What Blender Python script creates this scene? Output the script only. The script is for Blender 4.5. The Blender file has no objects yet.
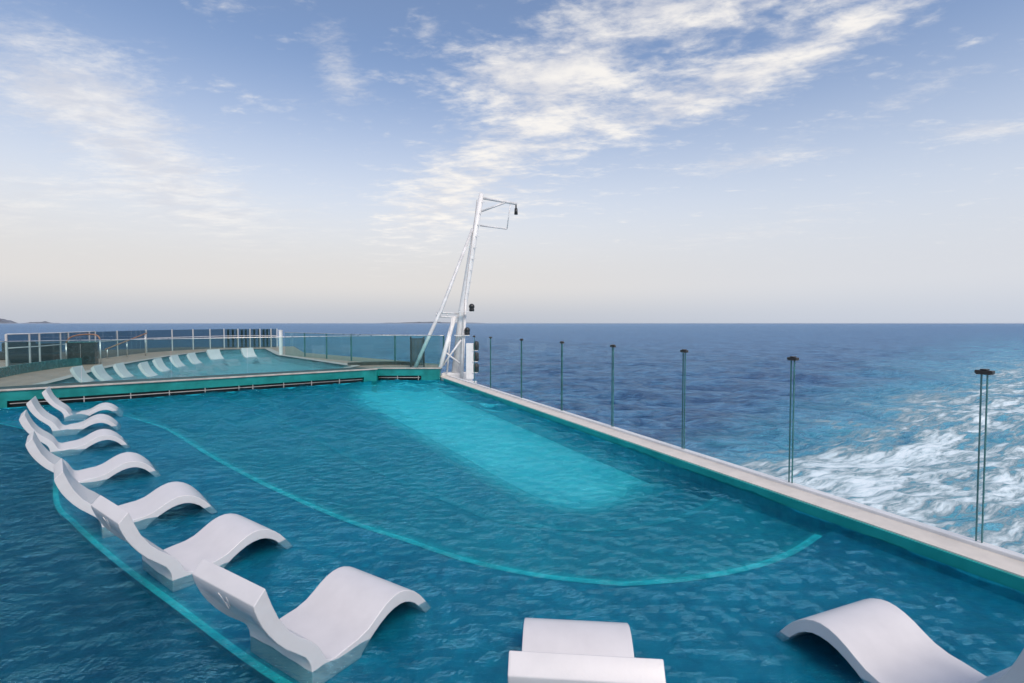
import bpy, bmesh, math, random
import numpy as np
from mathutils import Vector, Matrix, noise
from mathutils.geometry import tessellate_polygon

random.seed(7)
scene = bpy.context.scene
COL = scene.collection
R = math.radians

# ------------------------------------------------------------------ camera
F, H = 512.0, 2.135                       # focal length in pixels, eye height above the pool water
PITCH = math.atan2(18.5, F)
cam_d = bpy.data.cameras.new("camera")
cam_d.sensor_width = 36.0
cam_d.lens = 36.0 * F / 1024.0
cam_d.clip_start = 0.05
cam_d.clip_end = 120000.0
cam = bpy.data.objects.new("camera", cam_d)
COL.objects.link(cam)
cam.location = (0, 0, H)
cam.rotation_euler = (math.pi / 2 - PITCH, 0, 0)
scene.camera = cam


def at(u, v, z):
    """World point at height z seen at pixel (u, v)."""
    c, s = math.cos(PITCH), math.sin(PITCH)
    a, b = (u - 512) / F, (341.5 - v) / F
    d = Vector((a, c + b * s, -s + b * c))
    k = (z - H) / d.z
    return Vector((d.x * k, d.y * k, z))


def up(u, v, Y):
    """World point at depth Y seen at pixel (u, v)."""
    c, s = math.cos(PITCH), math.sin(PITCH)
    a, b = (u - 512) / F, (341.5 - v) / F
    d = Vector((a, c + b * s, -s + b * c))
    k = Y / d.y
    return Vector((d.x * k, Y, H + d.z * k))


# --------------------------------------------------------------- materials
def mat(name):
    m = bpy.data.materials.new(name)
    m.use_nodes = True
    nt = m.node_tree
    return m, nt, nt.nodes["Principled BSDF"], nt.nodes["Material Output"]


def N(nt, t, **kw):
    n = nt.nodes.new(t)
    for k, v in kw.items():
        if k.startswith("i_"):
            key = k[2:]
            key = int(key) if key.isdigit() else key.replace("_", " ")
            n.inputs[key].default_value = v
        else:
            setattr(n, k, v)
    return n


def L(nt, a, b):
    nt.links.new(a, b)


def math_n(nt, op, a, b=None, clamp=False):
    n = nt.nodes.new("ShaderNodeMath")
    n.operation = op
    n.use_clamp = clamp
    for i, x in enumerate((a, b)):
        if x is None:
            continue
        if isinstance(x, (int, float)):
            n.inputs[i].default_value = x
        else:
            nt.links.new(x, n.inputs[i])
    return n.outputs[0]


def mix_col(nt, fac, a, b, blend="MIX"):
    n = nt.nodes.new("ShaderNodeMix")
    n.data_type = "RGBA"
    n.blend_type = blend
    for i, x in ((0, fac), (6, a), (7, b)):
        if isinstance(x, (int, float)):
            n.inputs[i].default_value = x
        elif isinstance(x, tuple):
            n.inputs[i].default_value = (*x, 1) if len(x) == 3 else x
        else:
            nt.links.new(x, n.inputs[i])
    return n.outputs[2]


def ramp(nt, x, a, b, lo=0.0, hi=1.0, smooth=True):
    n = nt.nodes.new("ShaderNodeMapRange")
    n.interpolation_type = "SMOOTHSTEP" if smooth else "LINEAR"
    nt.links.new(x, n.inputs[0])
    for i, v in zip((1, 2, 3, 4), (a, b, lo, hi)):
        n.inputs[i].default_value = v
    return n.outputs[0]


def simple(name, col, rough=0.5, metallic=0.0, var=0.12, scale=6.0, bump=0.0, spec=0.5):
    """Painted or moulded surface with a little uneven wear."""
    m, nt, p, out = mat(name)
    tc = N(nt, "ShaderNodeTexCoord")
    nz = N(nt, "ShaderNodeTexNoise", i_Scale=scale, i_Detail=6.0, i_Roughness=0.6)
    L(nt, tc.outputs["Object"], nz.inputs["Vector"])
    dark = tuple(c * (1 - var * 1.5) for c in col)
    light = tuple(min(1, c * (1 + var)) for c in col)
    f = ramp(nt, nz.outputs["Fac"], 0.3, 0.7)
    L(nt, mix_col(nt, f, dark, light), p.inputs["Base Color"])
    L(nt, ramp(nt, nz.outputs["Fac"], 0.3, 0.7, rough - 0.08, rough + 0.08), p.inputs["Roughness"])
    p.inputs["Metallic"].default_value = metallic
    p.inputs["Specular IOR Level"].default_value = spec
    if bump:
        nb = N(nt, "ShaderNodeTexNoise", i_Scale=scale * 30, i_Detail=3.0)
        L(nt, tc.outputs["Object"], nb.inputs["Vector"])
        b = N(nt, "ShaderNodeBump", i_Strength=bump, i_Distance=0.004)
        L(nt, nb.outputs["Fac"], b.inputs["Height"])
        L(nt, b.outputs[0], p.inputs["Normal"])
    return m


M = {}
M["lounger"] = simple("lounger_resin", (0.585, 0.575, 0.582), 0.36, var=0.035, scale=3.0, bump=0.12)
M["teal"] = simple("teal_tile", (0.002, 0.19, 0.18), 0.4, var=0.18, scale=2.0)
M["teal_bright"] = simple("bright_teal_tile", (0.004, 0.30, 0.28), 0.4, var=0.12, scale=2.0)
M["teal_dark"] = simple("dark_teal_panel", (0.01, 0.12, 0.12), 0.25, var=0.15)
M["coping"] = simple("coping_stone", (0.44, 0.39, 0.35), 0.6, var=0.15, scale=4.0, bump=0.2)
M["ledge"] = simple("ledge_stone", (0.025, 0.028, 0.02), 0.5, var=0.3, scale=2.0)
M["curb_top"] = simple("parapet_stone", (0.63, 0.585, 0.52), 0.55, var=0.05, scale=5.0, bump=0.3)
M["white"] = simple("white_paint", (0.70, 0.70, 0.69), 0.4, var=0.05, scale=4.0)
M["offwhite"] = simple("weathered_white_paint", (0.62, 0.62, 0.62), 0.45, var=0.12, scale=5.0)
M["post_grey"] = simple("grey_post_paint", (0.46, 0.47, 0.47), 0.45, var=0.08)
M["rail_grey"] = simple("dull_rail_paint", (0.34, 0.32, 0.31), 0.4, var=0.1)
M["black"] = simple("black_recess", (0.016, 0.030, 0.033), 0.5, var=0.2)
M["lamp_black"] = simple("black_lamp_housing", (0.02, 0.022, 0.024), 0.4, var=0.2)
M["clamp"] = simple("dark_metal_clamp", (0.07, 0.062, 0.058), 0.35, metallic=0.6)
M["steel"] = simple("brushed_steel", (0.62, 0.62, 0.61), 0.32, metallic=0.85)
M["wood"] = simple("varnished_wood", (0.30, 0.16, 0.09), 0.4, var=0.25, scale=8.0)
M["deck"] = simple("deck_planking", (0.34, 0.24, 0.18), 0.6, var=0.15, scale=2.5)
M["hull"] = simple("hull_paint", (0.75, 0.75, 0.74), 0.4, var=0.04)
M["edge_glass"] = simple("glass_edge", (0.035, 0.14, 0.14), 0.2, var=0.2)
M["bronze"] = simple("bronze_mesh", (0.09, 0.075, 0.06), 0.4, metallic=0.3, var=0.3, scale=20.0)
M["dark_box"] = simple("dark_cabinet", (0.012, 0.02, 0.022), 0.25, var=0.2)
M["upholstery"] = simple("dark_upholstery", (0.03, 0.035, 0.04), 0.8, var=0.2)
M["land"] = simple("haze_tinted_rock", (0.12, 0.14, 0.17), 0.9, var=0.3, scale=0.004)  # blue-grey of distance haze put into the rock colour
M["green_slat"] = simple("green_slats", (0.03, 0.075, 0.05), 0.5, var=0.2)


def glass(name, tint, alpha, rough=0.02, gain=0.6):
    """Flat glazing: mostly clear, tinted, mirror-like at a glance."""
    m, nt, p, out = mat(name)
    nt.nodes.remove(p)
    tr = N(nt, "ShaderNodeBsdfTransparent")
    tr.inputs[0].default_value = (*tint, 1)
    gl = N(nt, "ShaderNodeBsdfGlossy", i_Roughness=rough)
    df = N(nt, "ShaderNodeBsdfDiffuse")
    df.inputs[0].default_value = (0.35, 0.55, 0.56, 1)
    ge_ = N(nt, "ShaderNodeNewGeometry")
    lw = N(nt, "ShaderNodeFresnel")
    # thin sheet: the far face mirrors like the near one instead of trapping light
    L(nt, ramp(nt, ge_.outputs["Backfacing"], 0, 1, 1.45, 1 / 1.45, smooth=False), lw.inputs["IOR"])
    m1 = N(nt, "ShaderNodeMixShader")
    m1.inputs[0].default_value = alpha
    L(nt, tr.outputs[0], m1.inputs[1])
    L(nt, df.outputs[0], m1.inputs[2])
    m2 = N(nt, "ShaderNodeMixShader")
    L(nt, math_n(nt, "MULTIPLY", lw.outputs[0], gain), m2.inputs[0])
    L(nt, m1.outputs[0], m2.inputs[1])
    L(nt, gl.outputs[0], m2.inputs[2])
    L(nt, m2.outputs[0], out.inputs[0])
    return m


M["glass_clear"] = glass("clear_glass", (0.985, 0.992, 0.992), 0.0, gain=0.3)
M["glass_teal"] = glass("teal_tinted_glass", (0.82, 0.94, 0.93), 0.018, gain=0.45)
M["glass_smoke"] = glass("smoked_glass", (0.52, 0.60, 0.64), 0.02)

# pool water ---------------------------------------------------------------
def water_mat(name, tint, ripple, refl):
    """Rippled pool water: refracts the tiled floor, mirrors the sky by Fresnel."""
    m, nt, p, out = mat(name)
    nt.nodes.remove(p)
    g = N(nt, "ShaderNodeNewGeometry")
    mp = N(nt, "ShaderNodeMapping")
    mp.inputs["Rotation"].default_value = (0, 0, R(-22))
    mp.inputs["Scale"].default_value = (1.0, 1.9, 1.0)
    L(nt, g.outputs["Position"], mp.inputs["Vector"])
    n1 = N(nt, "ShaderNodeTexNoise", i_Scale=2.4, i_Detail=4.0, i_Roughness=0.62, i_Distortion=0.5)
    n2 = N(nt, "ShaderNodeTexNoise", i_Scale=0.55, i_Detail=2.0, i_Roughness=0.5)
    n3 = N(nt, "ShaderNodeTexNoise", i_Scale=15.0, i_Detail=4.0, i_Roughness=0.65, i_Distortion=0.4)
    for n in (n1, n2, n3):
        L(nt, mp.outputs[0], n.inputs["Vector"])
    h = math_n(nt, "ADD", math_n(nt, "MULTIPLY", n1.outputs["Fac"], 0.03), math_n(nt, "MULTIPLY", n2.outputs["Fac"], 0.0))
    h = math_n(nt, "ADD", h, math_n(nt, "MULTIPLY", n3.outputs["Fac"], 0.045))
    b = N(nt, "ShaderNodeBump", i_Strength=1.0, i_Distance=ripple)
    L(nt, h, b.inputs["Height"])
    rf = N(nt, "ShaderNodeBsdfRefraction", i_IOR=1.08, i_Roughness=0.0)
    rf.inputs["Color"].default_value = (*tint, 1)
    gl = N(nt, "ShaderNodeBsdfGlossy", i_Roughness=0.03)
    # seen from below the mirror is total, from above it is tinted by the water
    L(nt, mix_col(nt, g.outputs["Backfacing"], refl, (0.9, 0.97, 1.0)), gl.inputs["Color"])
    fr = N(nt, "ShaderNodeFresnel", i_IOR=1.333)
    for n in (rf, gl, fr):
        L(nt, b.outputs[0], n.inputs["Normal"])
    mx = N(nt, "ShaderNodeMixShader")
    L(nt, fr.outputs[0], mx.inputs[0])
    tr = N(nt, "ShaderNodeBsdfTransparent")
    tr.inputs["Color"].default_value = (*tint, 1)
    body = N(nt, "ShaderNodeMixShader")
    body.inputs[0].default_value = 0.65
    L(nt, rf.outputs[0], body.inputs[1])
    L(nt, tr.outputs[0], body.inputs[2])
    L(nt, body.outputs[0], mx.inputs[1])
    L(nt, gl.outputs[0], mx.inputs[2])
    L(nt, mx.outputs[0], out.inputs[0])
    return m


M["pool_water"] = water_mat("pool_water", (0.80, 0.98, 1.0), 1.0, (0.26, 0.68, 0.90))
M["upper_water"] = water_mat("upper_pool_water", (0.85, 0.98, 1.0), 0.7, (0.5, 0.72, 0.85))


def tile_mat(name, c1, c2, size=14.0, share=0.55):  # tile contrast doubles as painted ripple light on the pool floors
    m, nt, p, out = mat(name)
    g = N(nt, "ShaderNodeNewGeometry")
    nz = N(nt, "ShaderNodeTexNoise", i_Scale=0.7, i_Detail=8.0, i_Roughness=0.65)
    L(nt, g.outputs["Position"], nz.inputs["Vector"])
    vo = N(nt, "ShaderNodeTexVoronoi", i_Scale=size)
    vo.distance = "CHEBYCHEV"
    vo.inputs["Randomness"].default_value = 0.15
    L(nt, g.outputs["Position"], vo.inputs["Vector"])
    hsv = N(nt, "ShaderNodeSeparateColor")
    L(nt, vo.outputs["Color"], hsv.inputs[0])
    f = math_n(nt, "ADD", math_n(nt, "MULTIPLY", ramp(nt, nz.outputs["Fac"], 0.3, 0.7), 1 - share), math_n(nt, "MULTIPLY", hsv.outputs[0], share))
    L(nt, mix_col(nt, f, c1, c2), p.inputs["Base Color"])
    p.inputs["Roughness"].default_value = 0.35
    return m


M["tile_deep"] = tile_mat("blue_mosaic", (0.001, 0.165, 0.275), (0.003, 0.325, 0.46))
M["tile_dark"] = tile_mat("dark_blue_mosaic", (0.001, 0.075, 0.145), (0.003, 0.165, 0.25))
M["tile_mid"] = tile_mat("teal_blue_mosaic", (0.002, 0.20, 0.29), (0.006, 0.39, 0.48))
M["tile_basin"] = tile_mat("turquoise_tile_ripple_light", (0.05, 0.68, 0.76), (0.14, 0.97, 0.97), 7.0, 0.7)  # strong tile contrast paints rippling light onto the basin floor
M["tile_fade_a"] = tile_mat("basin_glow_edge_dark", (0.01, 0.33, 0.40), (0.02, 0.44, 0.50))  # this and the next two paint the soft glow edge of the basin
M["tile_fade_b"] = tile_mat("basin_glow_edge_mid", (0.02, 0.45, 0.52), (0.035, 0.57, 0.62))
M["tile_fade_c"] = tile_mat("basin_glow_edge_pale", (0.03, 0.57, 0.63), (0.055, 0.70, 0.73))
M["tile_line"] = simple("bright_teal_edge_tile", (0.03, 0.80, 0.80), 0.35, var=0.12, scale=5.0)
M["teal_pale"] = simple("teal_edge_tile", (0.012, 0.42, 0.50), 0.35, var=0.12, scale=5.0)
M["tile_upper"] = tile_mat("pale_pool_tile", (0.20, 0.50, 0.52), (0.28, 0.60, 0.61))

# sea ------------------------------------------------------------------------
SEA_Z = -22.0
NX, NY = 0.913, 0.408                      # unit vector straight aft, square to the parapet


def sea_mat():
    m, nt, p, out = mat("sea_water")
    g = N(nt, "ShaderNodeNewGeometry")
    sx = N(nt, "ShaderNodeSeparateXYZ")
    L(nt, g.outputs["Position"], sx.inputs[0])
    X, Y = sx.outputs[0], sx.outputs[1]
    u = math_n(nt, "ADD", math_n(nt, "MULTIPLY", X, NX), math_n(nt, "MULTIPLY", Y, NY))
    v = math_n(nt, "ADD", math_n(nt, "MULTIPLY", X, -NY), math_n(nt, "MULTIPLY", Y, NX))
    # wave relief
    mp = N(nt, "ShaderNodeMapping")
    mp.inputs["Rotation"].default_value = (0, 0, R(14))
    mp.inputs["Scale"].default_value = (0.75, 1.25, 1)
    L(nt, g.outputs["Position"], mp.inputs["Vector"])
    w1 = N(nt, "ShaderNodeTexNoise", i_Scale=0.07, i_Detail=9.0, i_Roughness=0.62, i_Distortion=0.4)
    w2 = N(nt, "ShaderNodeTexNoise", i_Scale=0.012, i_Detail=3.0, i_Roughness=0.5)
    w3 = N(nt, "ShaderNodeTexNoise", i_Scale=0.9, i_Detail=5.0, i_Roughness=0.65)
    w4 = N(nt, "ShaderNodeTexNoise", i_Scale=0.24, i_Detail=5.0, i_Roughness=0.6, i_Distortion=0.6)
    for w in (w1, w2, w3, w4):
        L(nt, mp.outputs[0], w.inputs["Vector"])
    # wake mask: a wedge that widens aft, stronger near the stern
    half = math_n(nt, "ADD", math_n(nt, "MULTIPLY", u, 0.33), 36.0)
    wob = N(nt, "ShaderNodeTexNoise", i_Scale=0.03, i_Detail=4.0)
    L(nt, g.outputs["Position"], wob.inputs["Vector"])
    half = math_n(nt, "MULTIPLY", half, math_n(nt, "ADD", math_n(nt, "MULTIPLY", wob.outputs["Fac"], 0.5), 0.75))
    rel = math_n(nt, "DIVIDE", v, half)
    inside = math_n(nt, "MULTIPLY", ramp(nt, rel, 0.75, 1.32, 1.0, 0.0), ramp(nt, u, 10.0, 40.0))
    near = ramp(nt, u, 60.0, 1100.0, 1.0, 0.0, smooth=False)
    near = math_n(nt, "POWER", near, 1.3)
    rim = math_n(nt, "MULTIPLY", ramp(nt, rel, 0.55, 0.95), inside)
    cb = N(nt, "ShaderNodeCombineXYZ")
    L(nt, math_n(nt, "MULTIPLY", u, 0.26), cb.inputs[0])
    L(nt, v, cb.inputs[1])
    f1 = N(nt, "ShaderNodeTexNoise", i_Scale=0.13, i_Detail=12.0, i_Roughness=0.66, i_Distortion=1.1)
    f2 = N(nt, "ShaderNodeTexNoise", i_Scale=0.75, i_Detail=10.0, i_Roughness=0.74, i_Distortion=0.6)
    L(nt, cb.outputs[0], f1.inputs["Vector"])
    L(nt, cb.outputs[0], f2.inputs["Vector"])
    foamn = math_n(nt, "ADD", math_n(nt, "MULTIPLY", f1.outputs["Fac"], 0.52), math_n(nt, "MULTIPLY", f2.outputs["Fac"], 0.48))
    amount = math_n(nt, "MULTIPLY", inside, math_n(nt, "ADD", math_n(nt, "MULTIPLY", near, 0.15), math_n(nt, "MULTIPLY", math_n(nt, "MULTIPLY", rim, near), 0.05)))
    fo = math_n(nt, "ADD", foamn, amount)
    foam = ramp(nt, fo, 0.565, 0.76)
    foam = math_n(nt, "MULTIPLY", foam, inside)
    # a few small whitecaps well away from the wake
    wc = math_n(nt, "MULTIPLY", ramp(nt, w3.outputs["Fac"], 0.66, 0.74), ramp(nt, w1.outputs["Fac"], 0.58, 0.68))
    foam = math_n(nt, "MAXIMUM", foam, math_n(nt, "MULTIPLY", wc, 0.5))
    aer = math_n(nt, "MULTIPLY", ramp(nt, rel, 0.7, 1.5, 1.0, 0.0), ramp(nt, math_n(nt, "ADD", f1.outputs["Fac"], math_n(nt, "MULTIPLY", near, 0.20)), 0.36, 0.62))
    aer = math_n(nt, "MULTIPLY", aer, math_n(nt, "MULTIPLY", ramp(nt, u, 10.0, 40.0), ramp(nt, u, 250.0, 2200.0, 1.0, 0.15)))
    base = mix_col(nt, ramp(nt, math_n(nt, "ADD", math_n(nt, "MULTIPLY", w1.outputs["Fac"], 0.45), math_n(nt, "MULTIPLY", w4.outputs["Fac"], 0.55)), 0.40, 0.60), (0.004, 0.034, 0.105), (0.075, 0.20, 0.345))  # wave troughs shaded dark and crests pale in the colour itself
    c = mix_col(nt, aer, base, (0.07, 0.42, 0.54))
    h = math_n(nt, "ADD", math_n(nt, "MULTIPLY", w1.outputs["Fac"], 5.0), math_n(nt, "MULTIPLY", w2.outputs["Fac"], 4.0))
    h = math_n(nt, "ADD", h, math_n(nt, "MULTIPLY", w3.outputs["Fac"], 0.8))
    h = math_n(nt, "ADD", h, math_n(nt, "MULTIPLY", w4.outputs["Fac"], 3.6))
    h = math_n(nt, "MULTIPLY", h, ramp(nt, foam, 0.1, 0.7, 1.0, 0.5))
    h = math_n(nt, "ADD", h, math_n(nt, "MULTIPLY", foam, 0.5))
    b = N(nt, "ShaderNodeBump", i_Strength=1.0, i_Distance=1.0)
    L(nt, h, b.inputs["Height"])
    nt.nodes.remove(p)
    df = N(nt, "ShaderNodeBsdfDiffuse")
    gl = N(nt, "ShaderNodeBsdfGlossy", i_Roughness=0.18)
    gl.inputs["Color"].default_value = (0.62, 0.80, 1.0, 1)
    fr = N(nt, "ShaderNodeFresnel", i_IOR=1.333)
    for n in (df, gl, fr):
        L(nt, b.outputs[0], n.inputs["Normal"])
    L(nt, c, df.inputs["Color"])
    # steep wave facets keep a rough sea from ever turning into a full mirror
    k = math_n(nt, "MINIMUM", math_n(nt, "MULTIPLY", fr.outputs[0], 0.85), 0.46)
    k = math_n(nt, "MULTIPLY", k, ramp(nt, foam, 0.0, 0.5, 1.0, 0.1))
    mx = N(nt, "ShaderNodeMixShader")
    L(nt, k, mx.inputs[0])
    L(nt, df.outputs[0], mx.inputs[1])
    L(nt, gl.outputs[0], mx.inputs[2])
    # froth scatters light inside itself, so it shades far more evenly than the water
    fd = N(nt, "ShaderNodeBsdfDiffuse")
    fd.inputs["Color"].default_value = (0.72, 0.81, 0.84, 1)
    b2 = N(nt, "ShaderNodeBump", i_Strength=0.5, i_Distance=0.5)
    L(nt, f2.outputs["Fac"], b2.inputs["Height"])
    upn = N(nt, "ShaderNodeCombineXYZ")
    upn.inputs[2].default_value = 1.0
    vm = N(nt, "ShaderNodeVectorMath", operation="ADD")
    L(nt, upn.outputs[0], vm.inputs[0])
    L(nt, b2.outputs[0], vm.inputs[1])
    vn = N(nt, "ShaderNodeVectorMath", operation="NORMALIZE")
    L(nt, vm.outputs[0], vn.inputs[0])
    L(nt, vn.outputs[0], fd.inputs["Normal"])
    mf = N(nt, "ShaderNodeMixShader")
    L(nt, foam, mf.inputs[0])
    L(nt, mx.outputs[0], mf.inputs[1])
    L(nt, fd.outputs[0], mf.inputs[2])
    L(nt, mf.outputs[0], out.inputs[0])
    return m


M["sea"] = sea_mat()


# ------------------------------------------------------------- mesh helpers
class MB:
    def __init__(self):
        self.bm = bmesh.new()

    def box(self, c, s, rz=0.0, mi=0):
        bm = self.bm
        r = bmesh.ops.create_cube(bm, size=1.0)
        mtx = Matrix.Translation(Vector(c)) @ Matrix.Rotation(rz, 4, "Z") @ Matrix.Diagonal((*s, 1))
        bmesh.ops.transform(bm, matrix=mtx, verts=r["verts"])
        for f in {f for vv in r["verts"] for f in vv.link_faces}:
            f.material_index = mi
        return self

    def tube(self, pts, rad, n=10, closed=False, cap=True):
        bm = self.bm
        pts = [Vector(p) for p in pts]
        rads = rad if isinstance(rad, (list, tuple)) else [rad] * len(pts)
        rings = []
        for i, p in enumerate(pts):
            a = pts[max(i - 1, 0)]
            b = pts[min(i + 1, len(pts) - 1)]
            d = (b - a).normalized()
            ref = Vector((0, 0, 1)) if abs(d.z) < 0.9 else Vector((1, 0, 0))
            x = d.cross(ref).normalized()
            y = d.cross(x).normalized()
            rings.append([bm.verts.new(p + (x * math.cos(2 * math.pi * k / n) + y * math.sin(2 * math.pi * k / n)) * rads[i]) for k in range(n)])
        for r0, r1 in zip(rings, rings[1:]):
            for k in range(n):
                f = bm.faces.new((r0[k], r0[(k + 1) % n], r1[(k + 1) % n], r1[k]))
                f.smooth = True
        if cap:
            bm.faces.new(rings[0][::-1])
            bm.faces.new(rings[-1])
        return self

    def prism(self, poly, z0, z1, mi=0, top=True, bottom=True):
        bm = self.bm
        lo = [bm.verts.new((p[0], p[1], z0)) for p in poly]
        hi = [bm.verts.new((p[0], p[1], z1)) for p in poly]
        n = len(poly)
        for k in range(n):
            bm.faces.new((lo[k], lo[(k + 1) % n], hi[(k + 1) % n], hi[k])).material_index = mi
        if top:
            bm.faces.new(hi).material_index = mi
        if bottom:
            bm.faces.new(lo[::-1]).material_index = mi
        return self

    def sheet(self, outer, z, hole=None):
        bm = self.bm
        loops = [[Vector((p[0], p[1], 0)) for p in outer]]
        if hole:
            loops.append([Vector((p[0], p[1], 0)) for p in hole])
        flat = [p for lp in loops for p in lp]
        vs = [bm.verts.new((p.x, p.y, z)) for p in flat]
        for t in tessellate_polygon(loops):
            a, b, c = (flat[i] for i in t)
            if (b - a).cross(c - a).z < 0:
                t = t[::-1]
            if len({*t}) == 3:
                try:
                    bm.faces.new([vs[i] for i in t])
                except ValueError:
                    pass
        return self

    def lathe(self, c, prof, n=14):
        bm = self.bm
        c = Vector(c)
        rings = []
        for r, z in prof:
            rings.append([bm.verts.new(c + Vector((r * math.cos(2 * math.pi * k / n), r * math.sin(2 * math.pi * k / n), z))) for k in range(n)])
        for r0, r1 in zip(rings, rings[1:]):
            for k in range(n):
                bm.faces.new((r0[k], r0[(k + 1) % n], r1[(k + 1) % n], r1[k])).smooth = True
        bm.faces.new(rings[0][::-1])
        bm.faces.new(rings[-1])
        return self

    def build(self, name, mats, parent=None, bevel=0.0, normals=True):
        bm = self.bm
        if normals:
            bmesh.ops.recalc_face_normals(bm, faces=bm.faces)
        me = bpy.data.meshes.new(name)
        bm.to_mesh(me)
        bm.free()
        for mm in (mats if isinstance(mats, (list, tuple)) else [mats]):
            me.materials.append(mm)
        o = bpy.data.objects.new(name, me)
        COL.objects.link(o)
        if parent is not None:
            o.parent = parent
        if bevel:
            b = o.modifiers.new("bevel", "BEVEL")
            b.width = bevel
            b.segments = 3
            b.limit_method = "ANGLE"
            b.angle_limit = R(40)
        return o


def tag(o, label, cat, group=None):
    o["label"] = label
    o["category"] = cat
    if group:
        o["group"] = group
    return o


def struct(o):
    o["kind"] = "structure"
    return o


def empty(name, loc=(0, 0, 0), rz=0.0):
    o = bpy.data.objects.new(name, None)
    o.empty_display_size = 0.2
    o.location = loc
    o.rotation_euler = (0, 0, rz)
    COL.objects.link(o)
    return o


def spline(pts, per=8):
    """Catmull-Rom through the points."""
    pts = [Vector((*p, 0)) if len(p) == 2 else Vector(p) for p in pts]
    out = []
    for i in range(len(pts) - 1):
        p0, p1, p2, p3 = pts[max(i - 1, 0)], pts[i], pts[i + 1], pts[min(i + 2, len(pts) - 1)]
        for k in range(per):
            t = k / per
            out.append(0.5 * ((2 * p1) + (p2 - p0) * t + (2 * p0 - 5 * p1 + 4 * p2 - p3) * t * t + (3 * p1 - p0 - 3 * p2 + p3) * t ** 3))
    out.append(pts[-1])
    return out


def ribbon(mb, line, w, z):
    bm = mb.bm
    prev = None
    for i, p in enumerate(line):
        a, b = line[max(i - 1, 0)], line[min(i + 1, len(line) - 1)]
        d = (b - a)
        d.z = 0
        d.normalize()
        nrm = Vector((-d.y, d.x, 0)) * w / 2
        cur = (bm.verts.new((p.x + nrm.x, p.y + nrm.y, z)), bm.verts.new((p.x - nrm.x, p.y - nrm.y, z)))
        if prev:
            bm.faces.new((prev[0], prev[1], cur[1], cur[0]))
        prev = cur
    return mb


# ------------------------------------------------------------ plan geometry
CD = Vector((-NY, NX, 0))                  # along the parapet, away from the camera
CN = Vector((NX, NY, 0))                   # seaward


def curb(t, off):
    """Point on the stern parapet: t metres along it, off metres seaward of the eye."""
    return CN * off + CD * t


C_IN, C_OUT, C_TOP = 5.35, 5.75, 0.11
WA0, WA1 = Vector((-15.6, 10.66, 0)), Vector((-5.15, 18.70, 0))     # long teal wall
WB0, WB1 = Vector((-5.15, 19.10, 0)), Vector((-2.70, 19.10, 0))     # short teal wall by the mast
WT = 0.45
waD = (WA1 - WA0).normalized()
waN = Vector((-waD.y, waD.x, 0))           # away from the lower pool
t_far = (WB1 - CN * WB1.dot(CN)).dot(CD)

# pool outline (counter-clockwise)
pool = [curb(-8.0, C_IN), WB1, WB0, WA1, WA0, Vector((-16.5, -3.0, 0)), Vector((-2, -6.0, 0))]
pool2 = [(p.x, p.y) for p in pool]


def inset_off(p, off):
    k = p.dot(CN)
    return p - CN * max(0, k - off)


arc1 = spline([(-12.2, 13.1), (-10.3, 12.85), (-8.3, 11.5), (-7.21, 10.65), (-5.1, 8.57), (-3.68, 7.24), (-2.55, 6.26), (-1.71, 5.6), (-1.09, 5.19), (-0.42, 4.74), (0.2, 4.46), (0.77, 4.33), (1.04, 4.31), (1.58, 4.40), (2.18, 4.60), (2.7, 4.89), (3.23, 5.31)])
arc1 = [inset_off(p, C_IN - 0.02) for p in arc1]
arc2 = spline([(-8.6, 15.3), (-6.6, 13.4), (-4.61, 11.06), (-3.04, 9.08), (-2.2, 8.07), (-1.46, 7.27), (-0.75, 6.54), (-0.26, 6.04), (0.41, 5.76), (1.02, 5.7), (1.62, 5.87), (2.2, 6.2), (2.75, 6.75)])
arc2 = [inset_off(p, C_IN - 0.02) for p in arc2]
bas = spline([(-5.7, 17.9), (-5.4, 16.8), (-5.02, 15.7), (-3.39, 13.0), (-1.59, 9.85), (-0.55, 7.95), (0.2, 6.85), (0.89, 6.45), (1.5, 6.65), (2.1, 7.2), (2.35, 7.85)])
bas = [inset_off(p, C_IN - 0.02) for p in bas]
rear = spline([(-13.6, 12.15), (-11.4, 11.3), (-9.6, 10.3), (-8.5, 9.4), (-7.1, 7.9), (-5.68, 6.31), (-4.90, 5.65), (-3.90, 4.87), (-3.12, 4.30), (-2.56, 3.90), (-1.81, 3.36), (-1.27, 3.01), (-0.5, 2.58), (0.5, 2.15), (1.6, 1.98), (2.7, 2.05), (3.6, 2.35), (4.5, 2.95)])


def on_wall(p):
    return WA0 + waD * (p - WA0).dot(waD)


def on_curb(p):
    return curb(p.dot(CD), C_IN)


def band(outer, inner):
    """Plan of the floor between two step lines, closed along the wall and the parapet."""
    ring = [on_wall(outer[0])] + outer + [on_curb(outer[-1]), on_curb(inner[-1])] + inner[::-1] + [on_wall(inner[0])]
    return [(p.x, p.y) for p in ring]


end_b = [(p.x, p.y) for p in [on_wall(bas[0])] + bas + [on_curb(bas[-1]), WB1, WB0, WA1]]
Z0, Z1, Z2, Z3 = -0.10, -0.20, -0.32, -0.60


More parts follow.
